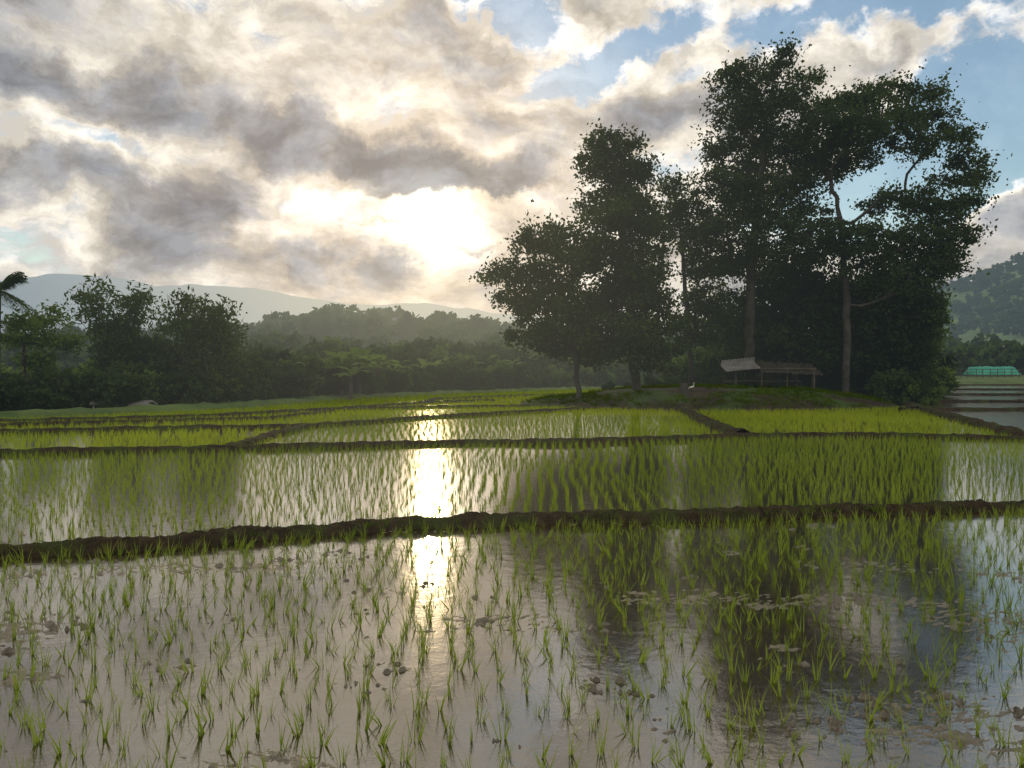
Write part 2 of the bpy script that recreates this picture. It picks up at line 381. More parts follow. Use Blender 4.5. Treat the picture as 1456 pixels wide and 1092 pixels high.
def tuft(name,nb,h,wid,seg,spread,mat,seed,lean=(.05,.45)):
    r=np.random.RandomState(seed);V=[];Fq=[];R=[];k=0
    for b in range(nb):
        az=r.uniform(0,6.283);hh=h*r.uniform(.55,1.1);ln=r.uniform(*lean)*hh;bend=r.uniform(0,.8)
        fa=r.uniform(0,3.14);b0=np.array([r.normal(0,spread),r.normal(0,spread),-.02]);rr=r.rand()
        for s in range(seg+1):
            t=s/seg;o=ln*(t*(1-bend*.5)+bend*.9*t*t)
            c=b0+np.array([math.cos(az)*o,math.sin(az)*o,hh*(t-bend*.22*t*t)])
            w=wid*(1-t**1.6)*.5+.0006
            d=np.array([math.cos(fa),math.sin(fa),0])*w
            V+= [c-d,c+d];R+=[rr,rr]
        for s in range(seg):Fq.append([k+2*s,k+2*s+1,k+2*s+3,k+2*s+2])
        k+=2*(seg+1)
    return obj(name,np_mesh(name,np.array(V),np.array(Fq),mat,False,R),link=False)
C_near=coll('rice_seedlings_near',[tuft('rice_seedling',6+i%4,.23,.0075,4,.011,M_rice,i,(.03,.42)) for i in range(12)])
C_mid=coll('rice_seedlings_mid',[tuft('rice_clump',7,.22,.010,2,.012,M_rice,50+i,(.02,.30)) for i in range(6)])
C_far=coll('rice_seedlings_far',[tuft('rice_mass',7,.25,.018,2,.03,M_ricefar,90+i) for i in range(5)])
C_grass=coll('grass_tufts',[tuft('grass_tuft',12,.15,.008,2,.03,M_grass,130+i,(.2,.9)) for i in range(5)])
def inpoly(x,y,poly):
    c=np.zeros(len(x),bool);m=len(poly);j=m-1
    for i in range(m):
        xi,yi=poly[i];xj,yj=poly[j]
        c^=((yi>y)!=(yj>y))&(x<(xj-xi)*(y-yi)/(yj-yi+1e-12)+xi);j=i
    return c
gp=lambda a,b:tuple(G(a,b)[:2])
field=[(-2.6,1.8)]+[(-34,25)]+[gp(-500,612),gp(-200,601),gp(0,595),gp(300,581.5),gp(450,569.5),gp(620,561),gp(760,556),gp(930,552),(12,90),(24,80)]+[gp(1283,570),gp(1320,586),gp(1370,600),gp(1420,612),gp(1475,628),gp(2200,642),(2.6,1.8)]
def bunddist(x,y):
    d=np.full(len(x),9.)
    for C,w,h in bl:
        st=10
        for i in range(0,len(C)-1,st):
            a=C[i,:2];b=C[min(i+st,len(C)-1),:2];ab=b-a;L2=ab@ab+1e-9
            m_=(np.abs(x-a[0])<2.4)&(np.abs(y-a[1])<2.4)
            if not m_.any():continue
            ap=np.stack([x[m_]-a[0],y[m_]-a[1]],1);t=np.clip(ap@ab/L2,0,1)
            dd=np.linalg.norm(ap-t[:,None]*ab,axis=1)-w*.75
            d[m_]=np.minimum(d[m_],dd)
    return d
b1=bl[0][0];b2=bl[1][0]
yb1=lambda x:np.interp(x,b1[:,0],b1[:,1]);yb2=lambda x:np.interp(x,b2[:,0],b2[:,1])
def rows(ymin,ymax,sp,sr,ang,jit,drop):
    xm=ymax*.95+4
    nx=int(2.6*xm/sp);ny=int(2.6*xm/sr)
    i,j=np.meshgrid(np.arange(-nx//2,nx//2),np.arange(-ny//2,ny//2))
    x=i*sp+rs.normal(0,jit,i.shape);y=j*sr+rs.normal(0,jit,i.shape)
    x=x+.25*np.sin(y*.35+ang*9)+.06*np.sin(y*1.3)
    ca,sa=math.cos(ang),math.sin(ang);x,y=x*ca-y*sa,x*sa+y*ca;y=y+(ymin+ymax)/2
    x=x.ravel();y=y.ravel()
    k=(y>ymin)&(y<ymax)&(np.abs(x)<y*.82+1.5)&(rs.rand(len(x))>drop);x=x[k];y=y[k]
    k=inpoly(x,y,field);x=x[k];y=y[k]
    r=((x-MC[0])/(MR[0]+.4))**2+((y-MC[1])/(MR[1]+.4))**2;k=r>1;x=x[k];y=y[k]
    k=bunddist(x,y)>.0;return x[k],y[k]
def plant(name,x,y,c,nv,s0,s1,tilt=.12,bias=.06):
    N_=len(x);s=rs.uniform(s0,s1,N_)
    scatter(name,np.stack([x,y,0*x-.01],1),s,np.stack([rs.normal(0,tilt,N_),rs.normal(bias,tilt,N_),rs.uniform(0,6.28,N_)],1),c,nv)
x,y=rows(2.2,13,.17,.19,.10,.028,.08);k=y<yb1(x);plant('rice_seedlings',x[k],y[k],C_near,12,.55,1.08,.16,.08)
x,y=rows(7.5,25,.20,.225,-.03,.022,.03);k=(y>yb1(x))&(y<yb2(x));plant('rice_seedlings',x[k],y[k],C_mid,6,.72,1.08)
x,y=rows(16,46,.22,.25,.2,.03,.02);k=(y>yb2(x));xa,ya=x[k],y[k]
pc=728+xa/ya*F;pyy=525+2*F/ya
wet=(pc>400)&(pc<890)&(pyy>592)&(pyy>640-(pc-330)*.28)
wv=fbm(xa*.25,ya*.25,91)
k=(~wet)&(rs.rand(len(xa))<.66+.9*(wv-.3));plant('rice_plants',xa[k],ya[k],C_far,5,.65,1.05)
k=wet;plant('rice_seedlings',xa[k],ya[k],C_mid,6,.85,1.15)
x,y=rows(46,98,.40,.40,.1,.07,.08);plant('rice_plants',x,y,C_far,5,1.0,1.6)
gp_=[];
for i,(C,w,h) in enumerate(bl):
    L_=np.linalg.norm(np.diff(C,axis=0),axis=1).sum();dn=26 if i==0 else 16
    N_=int(L_*dn);id_=rs.randint(0,len(C),N_);q_=C[id_].copy();q_[:,:2]+=rs.normal(0,w*.42,(N_,2));q_[:,2]+=h*.65
    kk=fbm(q_[:,0]*.9,q_[:,1]*.9,61+i)>.49;gp_.append(q_[kk])
gp_=np.vstack(gp_);N_=len(gp_)
gx=rs.uniform(0,23,9000);gy=rs.uniform(37,51,9000);gz=mound_h(gx,gy);kk=(gz>.1)&(fbm(gx*.35,gy*.35,8)>.46);gm=np.stack([gx,gy,gz],1)[kk]
scatter('bund_grass',gp_,rs.uniform(.3,.85,N_),np.stack([0*gp_[:,0],0*gp_[:,0],rs.uniform(0,6.28,N_)],1),C_grass,5)
scatter('mound_grass',gm,rs.uniform(.8,2.0,len(gm)),np.stack([0*gm[:,0],0*gm[:,0],rs.uniform(0,6.28,len(gm))],1),C_grass,5)

# ---------------- trees
def leafquads(C,size,rg,elong=1.7,hang=.3):
    n_=len(C);a=rg.normal(size=(n_,3));a[:,2]-=hang;a/=np.linalg.norm(a,axis=1)[:,None]
    b=np.cross(a,rg.normal(size=(n_,3)));b/=np.linalg.norm(b,axis=1)[:,None]+1e-9
    s=(size*rg.uniform(.6,1.35,n_))[:,None]
    V=np.stack([C-a*s*elong*.5,C+b*s*.5,C+a*s*elong*.5,C-b*s*.5],1).reshape(-1,3)
    return V,np.arange(4*n_).reshape(-1,4),np.repeat(rg.rand(n_),4)
def skeleton(trunk,atts,rg,bf=.35,step=.6):
    nodes=[np.array(p,float) for p in trunk];par=[-1]+list(range(len(trunk)-1))
    pl=[0.]
    for i in range(1,len(trunk)):pl.append(pl[-1]+np.linalg.norm(nodes[i]-nodes[i-1]))
    A=np.array(nodes);PL=np.array(pl);n0=len(trunk);startok=max(1,int(n0*.45))
    order=np.argsort(np.linalg.norm(atts-np.array(trunk[-1]),axis=1)+rg.normal(0,.6,len(atts)))
    tips=[]
    for ai in order:
        a=atts[ai];d=np.linalg.norm(A-a,axis=1);pen=np.where(A[:,2]>a[2]+.4,1.2,0)
        cost=d+bf*PL+pen;cost[:startok]+=50
        j=int(np.argmin(cost));L_=d[j];k=max(1,int(L_/step));prev=j
        off=rg.normal(0,.09,3)*L_;newA=[];newPL=[]
        for s in range(1,k+1):
            t=s/k;p_=A[j]+(a-A[j])*t+off*math.sin(math.pi*t)+np.array([0,0,-.10*L_*math.sin(math.pi*t)])+rg.normal(0,.05,3)*(s<k)
            nodes.append(p_);par.append(prev);newA.append(p_)
            newPL.append(PL[j]+L_*t);prev=len(nodes)-1
        A=np.vstack([A]+[np.array(newA)]);PL=np.r_[PL,newPL];tips.append(prev)
    cnt=np.zeros(len(nodes))
    for t in tips:cnt[t]+=1
    for i in range(len(nodes)-1,0,-1):cnt[par[i]]+=cnt[i]
    return A,np.array(par),np.maximum(cnt,1)
def branch_mesh(name,A,par,cnt,rbase,mat,rg,pw=.5,rmin=.012,k=6):
    R=np.maximum(rbase*(cnt/cnt[0])**pw,rmin)
    ci=np.arange(1,len(A));p0=A[par[ci]];p1=A[ci];r1=R[ci];r0=np.minimum(R[par[ci]],r1*1.35)
    t=p1-p0;t/=np.linalg.norm(t,axis=1)[:,None]+1e-9
    a=np.cross(t,np.array([[.3,1,.1]]));a/=np.linalg.norm(a,axis=1)[:,None];b=np.cross(t,a)
    th=np.arange(k)*2*math.pi/k;cs=np.cos(th)[None,:,None];sn=np.sin(th)[None,:,None]
    ring=a[:,None]*cs+b[:,None]*sn
    V=np.concatenate([(p0-t*r0[:,None]*.2)[:,None]+ring*r0[:,None,None],(p1+t*r1[:,None]*.3)[:,None]+ring*r1[:,None,None]],1).reshape(-1,3)
    j=np.arange(k);f=np.stack([j,(j+1)%k,(j+1)%k+k,j+k],1)
    Fq=(np.arange(len(ci))*2*k)[:,None,None]+f[None]
    return np_mesh(name,V,Fq.reshape(-1,4),mat,True)
def tree(name,D,trunk,clumps,natt,nleaf,lsize,rbase,seed,spread=.33,lm=None,bm=None,bf=.3,depth=.7,Dj=.9,gs=1.12):
    rg=np.random.RandomState(seed);root=empty(name)
    T0=[]
    for (px,py) in trunk:T0.append(P(px,py,D))
    T0=np.array(T0);T0[0][2]=mh(T0[0][0],D)-.15 if (abs(T0[0][0]-MC[0])<11 and 38<D<50) else T0[0][2]-.2
    T0=dens(T0,.6);T0[1:-1]+=rg.normal(0,.04,(len(T0)-2,3))
    w=np.array([c[2]*c[3]*(c[4] if len(c)>4 else 1) for c in clumps],float)**.9;w/=w.sum();at=[]
    for c,ww in zip(clumps,w):
        k=max(3,int(natt*ww));ctr=P(c[0],c[1],D+rg.normal(0,Dj));rx=c[2]/F*D*gs;rz=c[3]/F*D*gs
        d=rg.normal(size=(k,3));d/=np.linalg.norm(d,axis=1)[:,None];r=rg.rand(k)**(.42)
        at.append(ctr+d*r[:,None]*np.array([rx,rx*depth,rz]))
    at=np.vstack(at);A,par,cnt=skeleton(T0,at,rg,bf)
    obj('trunk_and_branches',branch_mesh(name+'_wood',A,par,cnt,rbase,bm or M_bark,rg),root)
    reps=rg.poisson(nleaf*rg.uniform(.3,1.5,len(at)))
    sp=spread*rg.uniform(.55,1.4,len(at))
    az=rg.uniform(0,6.283,len(at));ax_=np.stack([np.cos(az),np.sin(az),rg.normal(0,.5,len(at))],1)
    C=np.repeat(at,reps,0)+rg.normal(size=(reps.sum(),3))*np.repeat(sp,reps)[:,None]*np.array([1,1,.7])*.8+np.repeat(ax_*sp[:,None],reps,0)*rg.normal(0,.9,reps.sum())[:,None]
    V,Fq,R=leafquads(C,lsize,rg)
    obj('foliage',np_mesh(name+'_leaves',V,Fq,lm or M_leaf,False,R),root);return root
tree('broadleaf_tree',42,[(822,560),(821,520),(815,470),(805,430)],
 [(778,335,36,20),(745,348,26,14),(735,390,46,17),(700,394,20,7),(790,378,55,34),(765,432,50,28),(728,427,26,13),(800,440,50,34),(790,485,52,24),(750,475,32,16),(830,350,30,38),(840,460,38,48),(840,505,30,18)],390,68,.13,.15,11)
tree('broadleaf_tree',43,[(905,562),(902,520),(897,440),(885,330),(872,240)],
 [(862,208,32,17),(893,204,21,11),(848,235,28,20),(885,240,42,28),(917,247,18,12),(865,280,46,28),(905,290,36,28),(875,325,50,30),(922,335,34,26),(865,370,52,34),(912,385,50,36),(880,430,62,40),(922,450,44,38),(880,485,58,28),(922,498,44,24)],560,78,.13,.26,12)
tree('broadleaf_tree',48,[(985,560),(980,480),(972,380),(965,300)],
 [(955,264,24,15),(975,290,36,26),(950,318,26,22),(992,330,36,30),(1005,375,34,34),(990,425,18,24),(1015,440,32,36),(985,470,30,26)],230,70,.13,.16,13)
tree('tall_broadleaf_tree',46,[(1066,556),(1066,480),(1068,380),(1080,270),(1090,170),(1100,110)],
 [(1120,76,19,10),(1105,98,32,15),(1060,104,27,16),(1030,116,22,11),(1145,114,24,13),(1085,135,50,22),(1128,148,34,24),(1050,158,36,26),(1085,185,54,28),(1018,208,26,17),(1060,228,56,32),(1115,215,46,34),(1030,268,44,26),(1085,278,54,34),(1130,270,34,26),(1040,322,50,30),(1095,335,54,34),(1050,375,50,30),(1118,385,54,34),(1150,330,30,40)],720,70,.13,.27,14)
tree('spreading_broadleaf_tree',45,[(1203,553),(1204,480),(1203,400),(1195,330),(1190,280)],
 [(1190,146,30,14),(1230,140,32,17),(1268,130,32,14),(1320,136,26,11),(1300,160,40,15),(1205,178,48,27),(1165,193,34,25),(1262,180,46,22),(1340,174,30,14),(1370,196,24,11),(1170,240,36,30),(1215,224,42,20),(1310,208,42,15),(1375,228,26,13),(1397,252,16,14),(1355,258,36,11),(1380,287,26,11),(1335,300,42,19),(1290,282,34,13),(1250,290,24,12),(1355,335,36,16),(1305,345,48,24),(1240,345,44,28),(1190,350,42,32),(1330,380,36,24),(1270,395,52,32),(1215,415,52,32),(1305,425,40,28),(1345,360,22,12)],860,64,.13,.21,15,bm=M_barkl,bf=.22)
tree('mango_tree',49,[(1130,556),(1130,500),(1130,450)],
 [(1130,420,58,38),(1090,450,50,34),(1180,440,58,38),(1130,485,66,26),(1085,485,38,26),(1190,490,55,26)],320,90,.18,.22,16,lm=M_leaf2)
tree('mango_tree',48,[(1268,562),(1268,510),(1265,460)],
 [(1262,430,54,36),(1230,470,48,36),(1295,462,38,40),(1262,500,56,32),(1300,515,28,30),(1225,515,36,24)],320,95,.18,.2,17,lm=M_leaf2)
def bamboo(name,D,px0,px1,pybase,pytop,nc,seed,leafn=22,zb=0.,lean=1.0,mat=None,ntuft=9):
    rg=np.random.RandomState(seed);root=empty(name)
    xc=(P(px0,500,D)[0]+P(px1,500,D)[0])/2;hw=(P(px1,500,D)[0]-P(px0,500,D)[0])/2;H=P(0,pytop,D)[2]-zb
    mb=MB();LC=[]
    for i in range(nc):
        b0=np.array([xc+rg.normal(0,hw*.22),D+rg.normal(0,hw*.22),zb]);az=rg.uniform(0,6.283)
        h=H*rg.uniform(.6,1.04);ln=hw*rg.uniform(.15,.95)*lean
        t=np.linspace(0,1,9)[:,None]
        o=ln*(.25*t+.75*t**2.2);z=h*(t-.08*t**4)
        pts=b0+np.hstack([np.cos(az)*o,np.sin(az)*o,z])
        mb.tube(pts,np.linspace(.035,.008,9),5)
        for s in range(ntuft):
            tt=rg.uniform(.3,1.0);c=np.array([np.interp(tt,t[:,0],pts[:,q_]) for q_ in range(3)])
            c=c+rg.normal(0,.2,3);k=rg.poisson(leafn)
            LC.append(c+rg.normal(size=(k,3))*np.array([.26,.26,.2]))
    obj('culms',mb.mesh(name+'_culms',M_barkl,True),root)
    V,Fq,R=leafquads(np.vstack(LC),.11,rg,3.0,.7);obj('foliage',np_mesh(name+'_leaves',V,Fq,mat or M_bamboo,False,R),root)
bamboo('bamboo_clump',41,240,345,580,410,50,31,28,mat=M_leaf)
bamboo('bamboo_clump',43,128,225,580,394,34,32,26,lean=1.3,mat=M_leaf)
bamboo('bamboo_clump',53,990,1080,545,400,40,33,24,.5)
bamboo('bamboo_clump',52,1270,1345,560,410,34,34,24,.2)
bamboo('bamboo_clump',44,130,330,580,480,60,35,30,lean=.9,mat=M_leaf2)
tree('slender_tree',38,[(36,590),(36,540),(34,490)],[(30,458,26,9),(68,458,26,8),(60,482,30,10),(22,480,20,12),(95,485,22,7),(50,512,28,10),(75,440,10,5)],120,36,.12,.08,41,lm=M_bamboo,spread=.26)

def palm(name,base,h,fl,seed,nf=20,bend=.5,up=0.9):
    rg=np.random.RandomState(seed);root=empty(name)
    t=np.linspace(0,1,14)[:,None];pts=np.array(base)+np.hstack([bend*t**2,0*t,h*t]);mb=MB();mb.tube(pts,np.linspace(.17,.11,14)*(1+.06*np.cos(np.arange(14)*3)),9)
    obj('trunk',mb.mesh(name+'_t',M_barkl,True),root)
    top=pts[-1];V=[];Fq=[];R=[];mr=MB();k=0
    for i in range(nf):
        az=i*2.4+rg.uniform(-.2,.2);el=(-.4+1.6*((i*.618)%1.0))*up;s=np.linspace(0,1,22)
        dirh=np.array([math.cos(az),math.sin(az),0]);L_=fl*rg.uniform(.85,1.1)
        px_=L_*(s*math.cos(el));pz=L_*(s*math.sin(el)-.5*s**2.2*(1.0 if el>0 else .6))
        c=top+dirh*px_[:,None]+np.array([0,0,1])*pz[:,None];mr.tube(c,np.linspace(.03,.006,22),4)
        side=np.array([-math.sin(az),math.cos(az),0]);rr=rg.rand()
        for j in range(2,22):
            ll=fl*.26*math.sin(math.pi*(s[j]*.85+.12))**.6
            for sg in(-1,1):
                for e in (0,.5):
                    cc_=c[j]+(c[j]-c[j-1])*e;tip=cc_+side*sg*ll*.8+dirh*ll*.35+np.array([0,0,-ll*rg.uniform(.25,.7)]);w_=np.array([dirh[0],dirh[1],0])*.022
                    mid=(cc_+tip)/2+np.array([0,0,ll*.1])
                    V+=[cc_-w_*.4,mid-w_,tip,mid+w_];Fq.append([k,k+1,k+2,k+3]);R+=[rr]*4;k+=4
    obj('midribs',mr.mesh(name+'_r',M_bamboo,True),root);obj('fronds',np_mesh(name+'_f',np.array(V),np.array(Fq),M_leaf,False,R),root)
pb=P(-4,590,36);palm('coconut_palm',(pb[0],36,0),P(0,412,36)[2],2.0,53,34,.15,1.0)
pb=P(405,500,85);palm('areca_palm',(pb[0],85,0),P(0,500,85)[2],1.9,52,16,.2)
def banana(name,base,h,seed):
    rg=np.random.RandomState(seed);root=empty(name);base=np.array(base,float);mb=MB();mb.tube([base,base+[0.03,0,h*.3],base+[.05,0,h*.6]],[.16,.13,.08],8)
    obj('pseudostem',mb.mesh(name+'_s',M_barkl,True),root);V=[];Fq=[];R=[];k=0
    for i in range(9):
        az=i*2.4+rg.uniform(-.3,.3);el=rg.uniform(.5,1.3);L_=h*rg.uniform(.5,.75);s=np.linspace(0,1,10);dh=np.array([math.cos(az),math.sin(az),0]);sd_=np.array([-math.sin(az),math.cos(az),0])
        c=base+[.05,0,h*.55]+dh*(L_*s*math.cos(el))[:,None]+np.array([0,0,1])*(L_*(s*math.sin(el)-.5*s**2.5))[:,None];rr=rg.rand()
        wd=.30*np.clip(np.sin(math.pi*np.clip((s-.12)/.88,0,1)),0,1)**.6*h/2.8+.015
        for j in range(10):
            dz=np.array([0,0,.35*wd[j]]);V+=[c[j]-sd_*wd[j]-dz*rg.uniform(.2,1),c[j],c[j]+sd_*wd[j]-dz*rg.uniform(.2,1)];R+=[rr]*3
        for j in range(9):
            a=k+3*j;Fq+=[[a,a+1,a+4,a+3],[a+1,a+2,a+5,a+4]]
        k+=30
    obj('leaves',np_mesh(name+'_l',np.array(V),np.array(Fq),M_banana,False,R),root)
for i,(px,D,h) in enumerate([(430,49,2.8),(462,50,3.3),(485,50.5,3.7),(510,52,3.9),(535,54,3.5),(558,57,3.2),(498,49,2.6),(605,64,3.4),(628,66,3.4),(700,72,3.8),(722,74,3.6),(745,78,4.0),(840,80,4.4),(860,82,4.2),(925,60,3.4),(950,58,3.2),(338,43,2.3),(1225,60,3)]):
    q_=P(px,540,D);banana('banana_plant',(q_[0],D,0.05),h,200+i)
def bushobj(name,seed,R_,H,nl,ls,mat,nclump=14):
    rg=np.random.RandomState(seed);cs=rg.normal(size=(nclump,3))*np.array([.38,.38,.3])*np.array([R_,R_,H])+np.array([0,0,H*.55]);cs[:,2]=np.clip(cs[:,2],H*.12,H*.95)
    k=nl//nclump;C=np.repeat(cs,k,0)+rg.normal(size=(k*nclump,3))*R_*.17*np.array([1,1,.75]);C[:,2]=np.maximum(C[:,2],0.02)
    V,Fq,R=leafquads(C,ls,rg);return obj(name,np_mesh(name,V,Fq,mat,False,R),link=False)
C_bush=coll('bush_kinds',[bushobj('bush',300+i,1.0,1.5,1500,.15,[M_leaf,M_leaf2,M_bamboo,M_leaf,M_leaf2][i]) for i in range(5)])
C_tree=coll('forest_tree_kinds',[bushobj('forest_tree',320+i,3.0,6.0,420,.9,M_forest,14) for i in range(6)])
def sc(name,pts,s,c,nv,jz=.25):
    pts=np.array(pts);N_=len(pts);s=np.array(s);S=np.stack([s*rs.uniform(.85,1.2,N_),s*rs.uniform(.85,1.2,N_),s*rs.uniform(1-jz,1+jz,N_)],1)
    scatter(name,pts,S,np.stack([np.zeros(N_),np.zeros(N_),rs.uniform(0,6.28,N_)],1),c,nv)
pts=[];ss=[]
for i in range(620):
    t=rs.rand()*(len(E)-1);j=int(t);back=rs.rand()**1.5
    e=E[j];dirn=e[:2]/np.linalg.norm(e[:2]);d=1.5+back*26;q_=e[:2]+dirn*d
    pxx=728+q_[0]/q_[1]*F
    if pxx<130: s_=rs.uniform(.4,.9)+back*.5
    elif pxx<340: s_=rs.uniform(.7,1.3)+back*.7
    elif pxx<440: s_=rs.uniform(.9,1.5)+back*.8
    else: s_=rs.uniform(.6,1.2)+back*1.5
    pts.append([q_[0],q_[1],.0]);ss.append(s_)
sc('hedge_bushes',pts,ss,C_bush,5)
pts=[];ss=[]
for i in range(90):
    px=rs.uniform(960,1330);D=rs.uniform(49,56);q_=P(px,540,D);pts.append([q_[0],D,.2]);ss.append(rs.uniform(.8,1.8))
for i in range(26):
    px=rs.uniform(1250,1318);D=rs.uniform(43,48);q_=P(px,540,D);pts.append([q_[0],D,.05]);ss.append(rs.uniform(.5,1.2))
for i in range(10):
    px=rs.uniform(865,960);D=rs.uniform(46,49);q_=P(px,540,D);pts.append([q_[0],D,.3]);ss.append(rs.uniform(.4,.8))
sc('undergrowth',pts,ss,C_bush,5)
def hill(name,prof,Dc,D0,D1,mat,xr,nx,ny,seed,namp,tall,nfreq):
    pr_=np.array(prof,float);u_=(pr_[:,0]-728)/F
    xs=np.linspace(*xr,nx);yv=np.linspace(D0,D1,ny);HX,HY=np.meshgrid(xs,yv)
    def H(x,y):
        c=np.interp(x/Dc,u_,(525-pr_[:,1])/F*Dc+2-tall)
        t=np.clip((y-D0)/(Dc-D0),0,1);t2=np.clip((D1-y)/(D1-Dc),0,1)
        s=np.where(y<Dc,t*t*(3-2*t)*.6+t*.4,t2**.7)
        nz=(fbm(x*nfreq,y*nfreq,seed,5)-.5)*namp
        return c*s+nz*np.clip(s*1.5,0,1)*np.clip(1.15-s,0.2,1)-.3
    obj(name,np_mesh(name,np.stack([HX,HY,H(HX,HY)],-1).reshape(-1,3),grid_faces(ny,nx),mat,True));return H
H1=hill('forested_hill',[(-1500,500),(-300,496),(0,494),(250,492),(330,484),(380,471),(440,456),(500,453),(560,450),(600,458),(660,465),(740,477),(800,486),(900,498),(1000,508),(1400,512),(2500,512)],250,110,400,M_hill,(-420,420),160,80,5,8,4.0,.02)
H2=hill('grassy_hill',[(-100,525),(1000,505),(1200,468),(1290,432),(1330,405),(1380,390),(1420,376),(1456,360),(1600,322),(1900,322),(2600,380)],500,190,900,M_hillr,(40,1000),120,90,6,22,4,.012)
hill('mountain_range',[(-3000,420),(-600,408),(-200,402),(0,406),(60,398),(130,394),(190,402),(250,412),(300,405),(330,407),(380,409),(440,418),(500,430),(560,438),(640,438),(700,442),(800,450),(1000,455),(1300,450),(3000,440)],3600,1900,5400,M_mount,(-6500,5500),300,110,8,520,0,.0022)
hill('mountain_foothills',[(-2500,440),(-300,450),(0,452),(120,468),(260,478),(400,470),(520,470),(700,476),(900,490),(3000,490)],1300,700,2200,M_mount,(-3000,2600),200,70,18,110,0,.005)
pts=[];ss=[]
for i in range(3600):
    px=rs.uniform(-250,1450);D=rs.uniform(100,275)**1;x_=(px-728)/F*D
    pts.append([x_,D,float(H1(np.array([x_]),np.array([D]))[0])-.3 if D>110 else 0]);ss.append(rs.uniform(.45,1.15)*(.8 if D<160 else 1))
for i in range(2600):
    px=rs.uniform(1180,1800);D=rs.uniform(170,540);x_=(px-728)/F*D;z_=float(H2(np.array([x_]),np.array([D]))[0]) if D>190 else .8
    if fbm(np.array([x_*.015]),np.array([D*.015]),77)[0]<.48: continue
    pts.append([x_,D,z_-.4]);ss.append(rs.uniform(.4,1.0))
for i in range(100):
    px=rs.uniform(1240,1750);D=rs.uniform(112,165);x_=(px-728)/F*D;pts.append([x_,D,.9]);ss.append(rs.uniform(.35,.7))
sc('distant_forest',pts,ss,C_tree,6)

# ---------------- hut
hb=P(1090,545,45.5);hx=hb[0];hz_=mh(hx,45.5)
root=empty('field_hut');mb=MB()
wd,dp=4.4,2.6
for sx in(-1,-.33,.33,1):
    for sy in(-1,1):
        mb.tube([[hx+sx*wd/2,45.5+sy*dp/2,hz_-.3],[hx+sx*wd/2+.02,45.5+sy*dp/2,hz_+1.15]],.055,7)
for sy in(-1,1): mb.tube([[hx-wd/2-.2,45.5+sy*dp/2,hz_+1.13],[hx+wd/2+.2,45.5+sy*dp/2,hz_+1.13]],.045,6)
obj('posts',mb.mesh('hut_posts',M_wood,True),root);mb=MB()
for i in range(16): mb.box((hx-.3,45.5-dp/2+.08+i*.165,hz_+.42),(wd-.7,.14,.04))
for sx in(-1,0,1): mb.box((hx-.3+sx*1.8,45.5,hz_+.35),(.08,dp-.1,.09))
obj('bench_platform',mb.mesh('hut_bench',M_wood),root)
prof=[(-dp/2-.55,.95),(-dp/4-.1,1.28),(0,1.6),(dp/4+.1,1.28),(dp/2+.55,.95)]
nx=44;xs=np.linspace(hx-wd/2-.45,hx-wd/2+1.5,nx);cor=.025*np.sin(np.arange(nx)*1.5)
V=np.array([[x_+(-.25*(a<0)),45.5+a,hz_+b+c_+.06+.10*(x_-hx+wd/2)] for a,b in prof for x_,c_ in zip(xs,cor)]);obj('tin_roof',np_mesh('hut_roof',V,grid_faces(5,nx),M_tin,True),root)
nx=70;xs=np.linspace(hx-wd/2+1.35,hx+wd/2+.45,nx);rt_=rs.normal(0,.035,(5,nx))
V=np.array([[x_,45.5+a,hz_+b-.02+rt_[i_,k_]-.16*(k_/nx)] for i_,(a,b) in enumerate(prof) for k_,x_ in enumerate(xs)]);obj('thatch_roof',np_mesh('hut_thatch',V,grid_faces(5,nx),M_thatch,False),root)
st=P(972,560,40.5);sz=mh(st[0],40.5);mb=MB()
mb.tube([[st[0],40.5,sz-.1],[st[0],40.5,sz+.15],[st[0]+.02,40.5,sz+.55],[st[0]+.02,40.5,sz+.57]],[.32,.22,.19,.001],12);mb.tube([[st[0]+.1,40.5,sz+.3],[st[0]+.3,40.45,sz+.6]],[.07,.05],7)
obj('tree_stump',mb.mesh('tree_stump',M_bark,True))
root=empty('white_egret');ex=P(983,545,40.9)[0];ez=mh(ex,40.9);ES=.72
def skin(name,vs,ed,rad,mat,parent):
    me=bpy.data.meshes.new(name);me.from_pydata(vs,ed,[]);o=obj(name,me,parent);o.modifiers.new('s','SKIN');o.modifiers.new('u','SUBSURF').levels=2
    for v_,r in zip(me.skin_vertices[0].data,rad):v_.radius=(r*ES,r*ES)
    me.skin_vertices[0].data[0].use_root=True;me.materials.append(mat);o.modifiers['u'].render_levels=2;return o
def q3(a,z):return(ex+a*ES,40.9,ez+z*ES)
vs=[q3(0,.36),q3(.10,.38),q3(.17,.43),q3(.20,.50),q3(.16,.57),q3(.15,.63),q3(.19,.67),q3(.23,.665),q3(-.12,.31),q3(-.22,.25)]
skin('body',vs,[(0,1),(1,2),(2,3),(3,4),(4,5),(5,6),(6,7),(0,8),(8,9)],[.085,.075,.04,.025,.022,.022,.032,.02,.06,.02],M_white,root)
skin('beak',[q3(.235,.665),q3(.32,.65)],[(0,1)],[.013,.004],M_beak,root)
for s_ in(-.03,.03):
    mb=MB();mb.tube([[ex+.01,40.9+s_,ez+.31*ES],[ex+.03,40.9+s_,ez+.17*ES],[ex,40.9+s_,ez-.01],[ex+.06,40.9+s_,ez+.005]],[.010,.008,.007,.005],6);obj('leg_1' if s_<0 else 'leg_2',mb.mesh('leg',M_blackleg,True),root)
q_=P(1158,545,43.5);mb=MB();mb.tube([[q_[0],43.5,mh(q_[0],43.5)-.2],[q_[0]-.02,43.5,mh(q_[0],43.5)+1.3]],.05,7);obj('wooden_post',mb.mesh('wooden_post',M_wood,True))
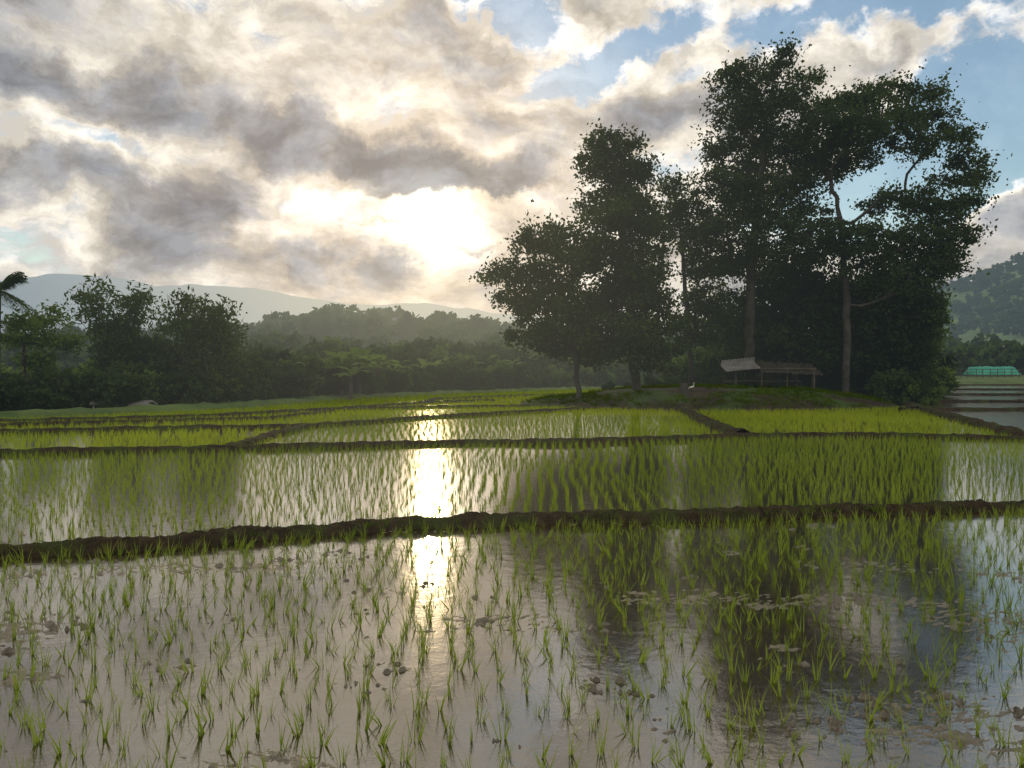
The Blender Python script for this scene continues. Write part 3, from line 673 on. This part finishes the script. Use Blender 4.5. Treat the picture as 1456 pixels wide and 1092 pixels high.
def house(name,x,y,z,w,d,h,rh,rz,wm,rm,ov=.4):
    root=empty(name);root.location=(x,y,z);root.rotation_euler=(0,0,rz);mb=MB();mb.box((0,0,h/2-.2),(w,d,h+.4));obj('walls',mb.mesh('w',wm),root)
    V=np.array([[-w/2-ov,-d/2-ov,h-.1],[w/2+ov,-d/2-ov,h-.1],[w/2+ov,0,h+rh],[-w/2-ov,0,h+rh],[-w/2-ov,d/2+ov,h-.1],[w/2+ov,d/2+ov,h-.1]],float)
    V=np.vstack([V,V+[0,0,.08]]);Fq=[[0,1,2,3],[3,2,5,4],[6,7,8,9],[9,8,11,10],[0,1,7,6],[4,5,11,10],[0,3,9,6],[3,4,10,9],[1,2,8,7],[2,5,11,8]];obj('roof',np_mesh('r',V,np.array(Fq),rm),root)
    mb=MB();k=max(2,int(w/2.2))
    for i in range(k):
        xx=-w/2+(i+.5)*w/k
        if i==k//2:mb.box((xx,-d/2-.02,h*.38),(.9*min(1,w/4),.06,h*.76))
        else:mb.box((xx,-d/2-.02,h*.58),(.9*min(1,w/4),.06,h*.36))
    obj('door_and_windows',mb.mesh('dw',M_dark),root)
for px,D,w in[(628,200,5),(560,220,4.5),(603,190,4),(395,185,4.5),(470,225,4)]:
    x_=(px-728)/F*D;house('hillside_house',x_,D,float(H1(np.array([x_]),np.array([D]))[0])+1.8,w,4,2.2,1.0,rs.uniform(-.4,.4),M_wall,M_redroof if rs.rand()<.4 else M_tin)
q_=P(148,575,36.5);house('farm_shed',q_[0],36.5,.0,.7,.8,.45,.1,.1,M_wall,M_tin,.1)
q_=P(195,575,37);house('farm_shed',q_[0],37,-.05,1.2,.9,.4,.1,-.05,M_wood,M_tin,.12)
q_=P(1452,495,112);house('farm_house',q_[0],112,1.8,6,5,2.4,1.1,.2,M_wall,M_tin)
q_=P(1330,495,118);house('farm_house',q_[0],118,1.4,5,5,2.2,1.2,-.2,M_wall,M_tin)
D=245;x_=(387-728)/F*D;z0=float(H1(np.array([x_]),np.array([D]))[0]);zt=P(387,456,D)[2];root=empty('water_tower');mb=MB()
for a,b in((-1,-1),(1,-1),(1,1),(-1,1)): mb.tube([[x_+a*.9,D+b*.9,z0-1],[x_+a*.6,D+b*.6,zt-.6]],.14,6)
for z_ in np.arange(z0+1,zt-1,2.):
    mb.tube([[x_-.8,D-.8,z_],[x_+.8,D-.8,z_+1.6]],.06,4);mb.tube([[x_+.8,D-.8,z_],[x_-.8,D-.8,z_+1.6]],.06,4)
obj('legs',mb.mesh('wt_legs',M_wood),root);mb=MB();mb.tube([[x_,D,zt-.9],[x_,D,zt-.6],[x_,D,zt+.6],[x_,D,zt+1.1],[x_,D,zt+1.2]],[.7,1.4,1.4,.7,.02],16);obj('tank',mb.mesh('wt_tank',M_wood,True),root)
root=empty('bamboo_fence');mb=MB();fx=P(1292,538,86)[0];pp=[]
for i in range(46):
    x_=fx+i*.85+rs.normal(0,.08);h_=rs.uniform(.9,1.25);mb.tube([[x_,86+i*.05,.7],[x_+rs.normal(0,.04),86+i*.05,1.0+h_]],.04,5);pp.append(x_)
obj('posts',mb.mesh('fence_posts',M_wood),root);mb=MB()
for z_ in(1.3,1.65,2.0): mb.tube([[x_,86+i*.05,z_+rs.normal(0,.02)] for i,x_ in enumerate(pp)],.028,5)
obj('rails',mb.mesh('fence_rails',M_wood),root)
# netting: long low cover with a flat ridge
c=P(1410,520,95);ux,uy=np.meshgrid(np.linspace(-1,1,70),np.linspace(-1,1,24))
zz_=.95*np.clip((1-np.abs(ux))*9,0,1)**.6*np.clip((1-np.abs(uy))*1.6,0,1)*(.88+.24*fbm(ux*7+9,uy*3+3,44))+1.35
V=np.stack([c[0]+ux*2.8,95+uy*1.5,zz_],-1).reshape(-1,3);obj('shade_net_cover',np_mesh('net',V,grid_faces(24,70),M_net,False))
print('done',len(bpy.data.objects))
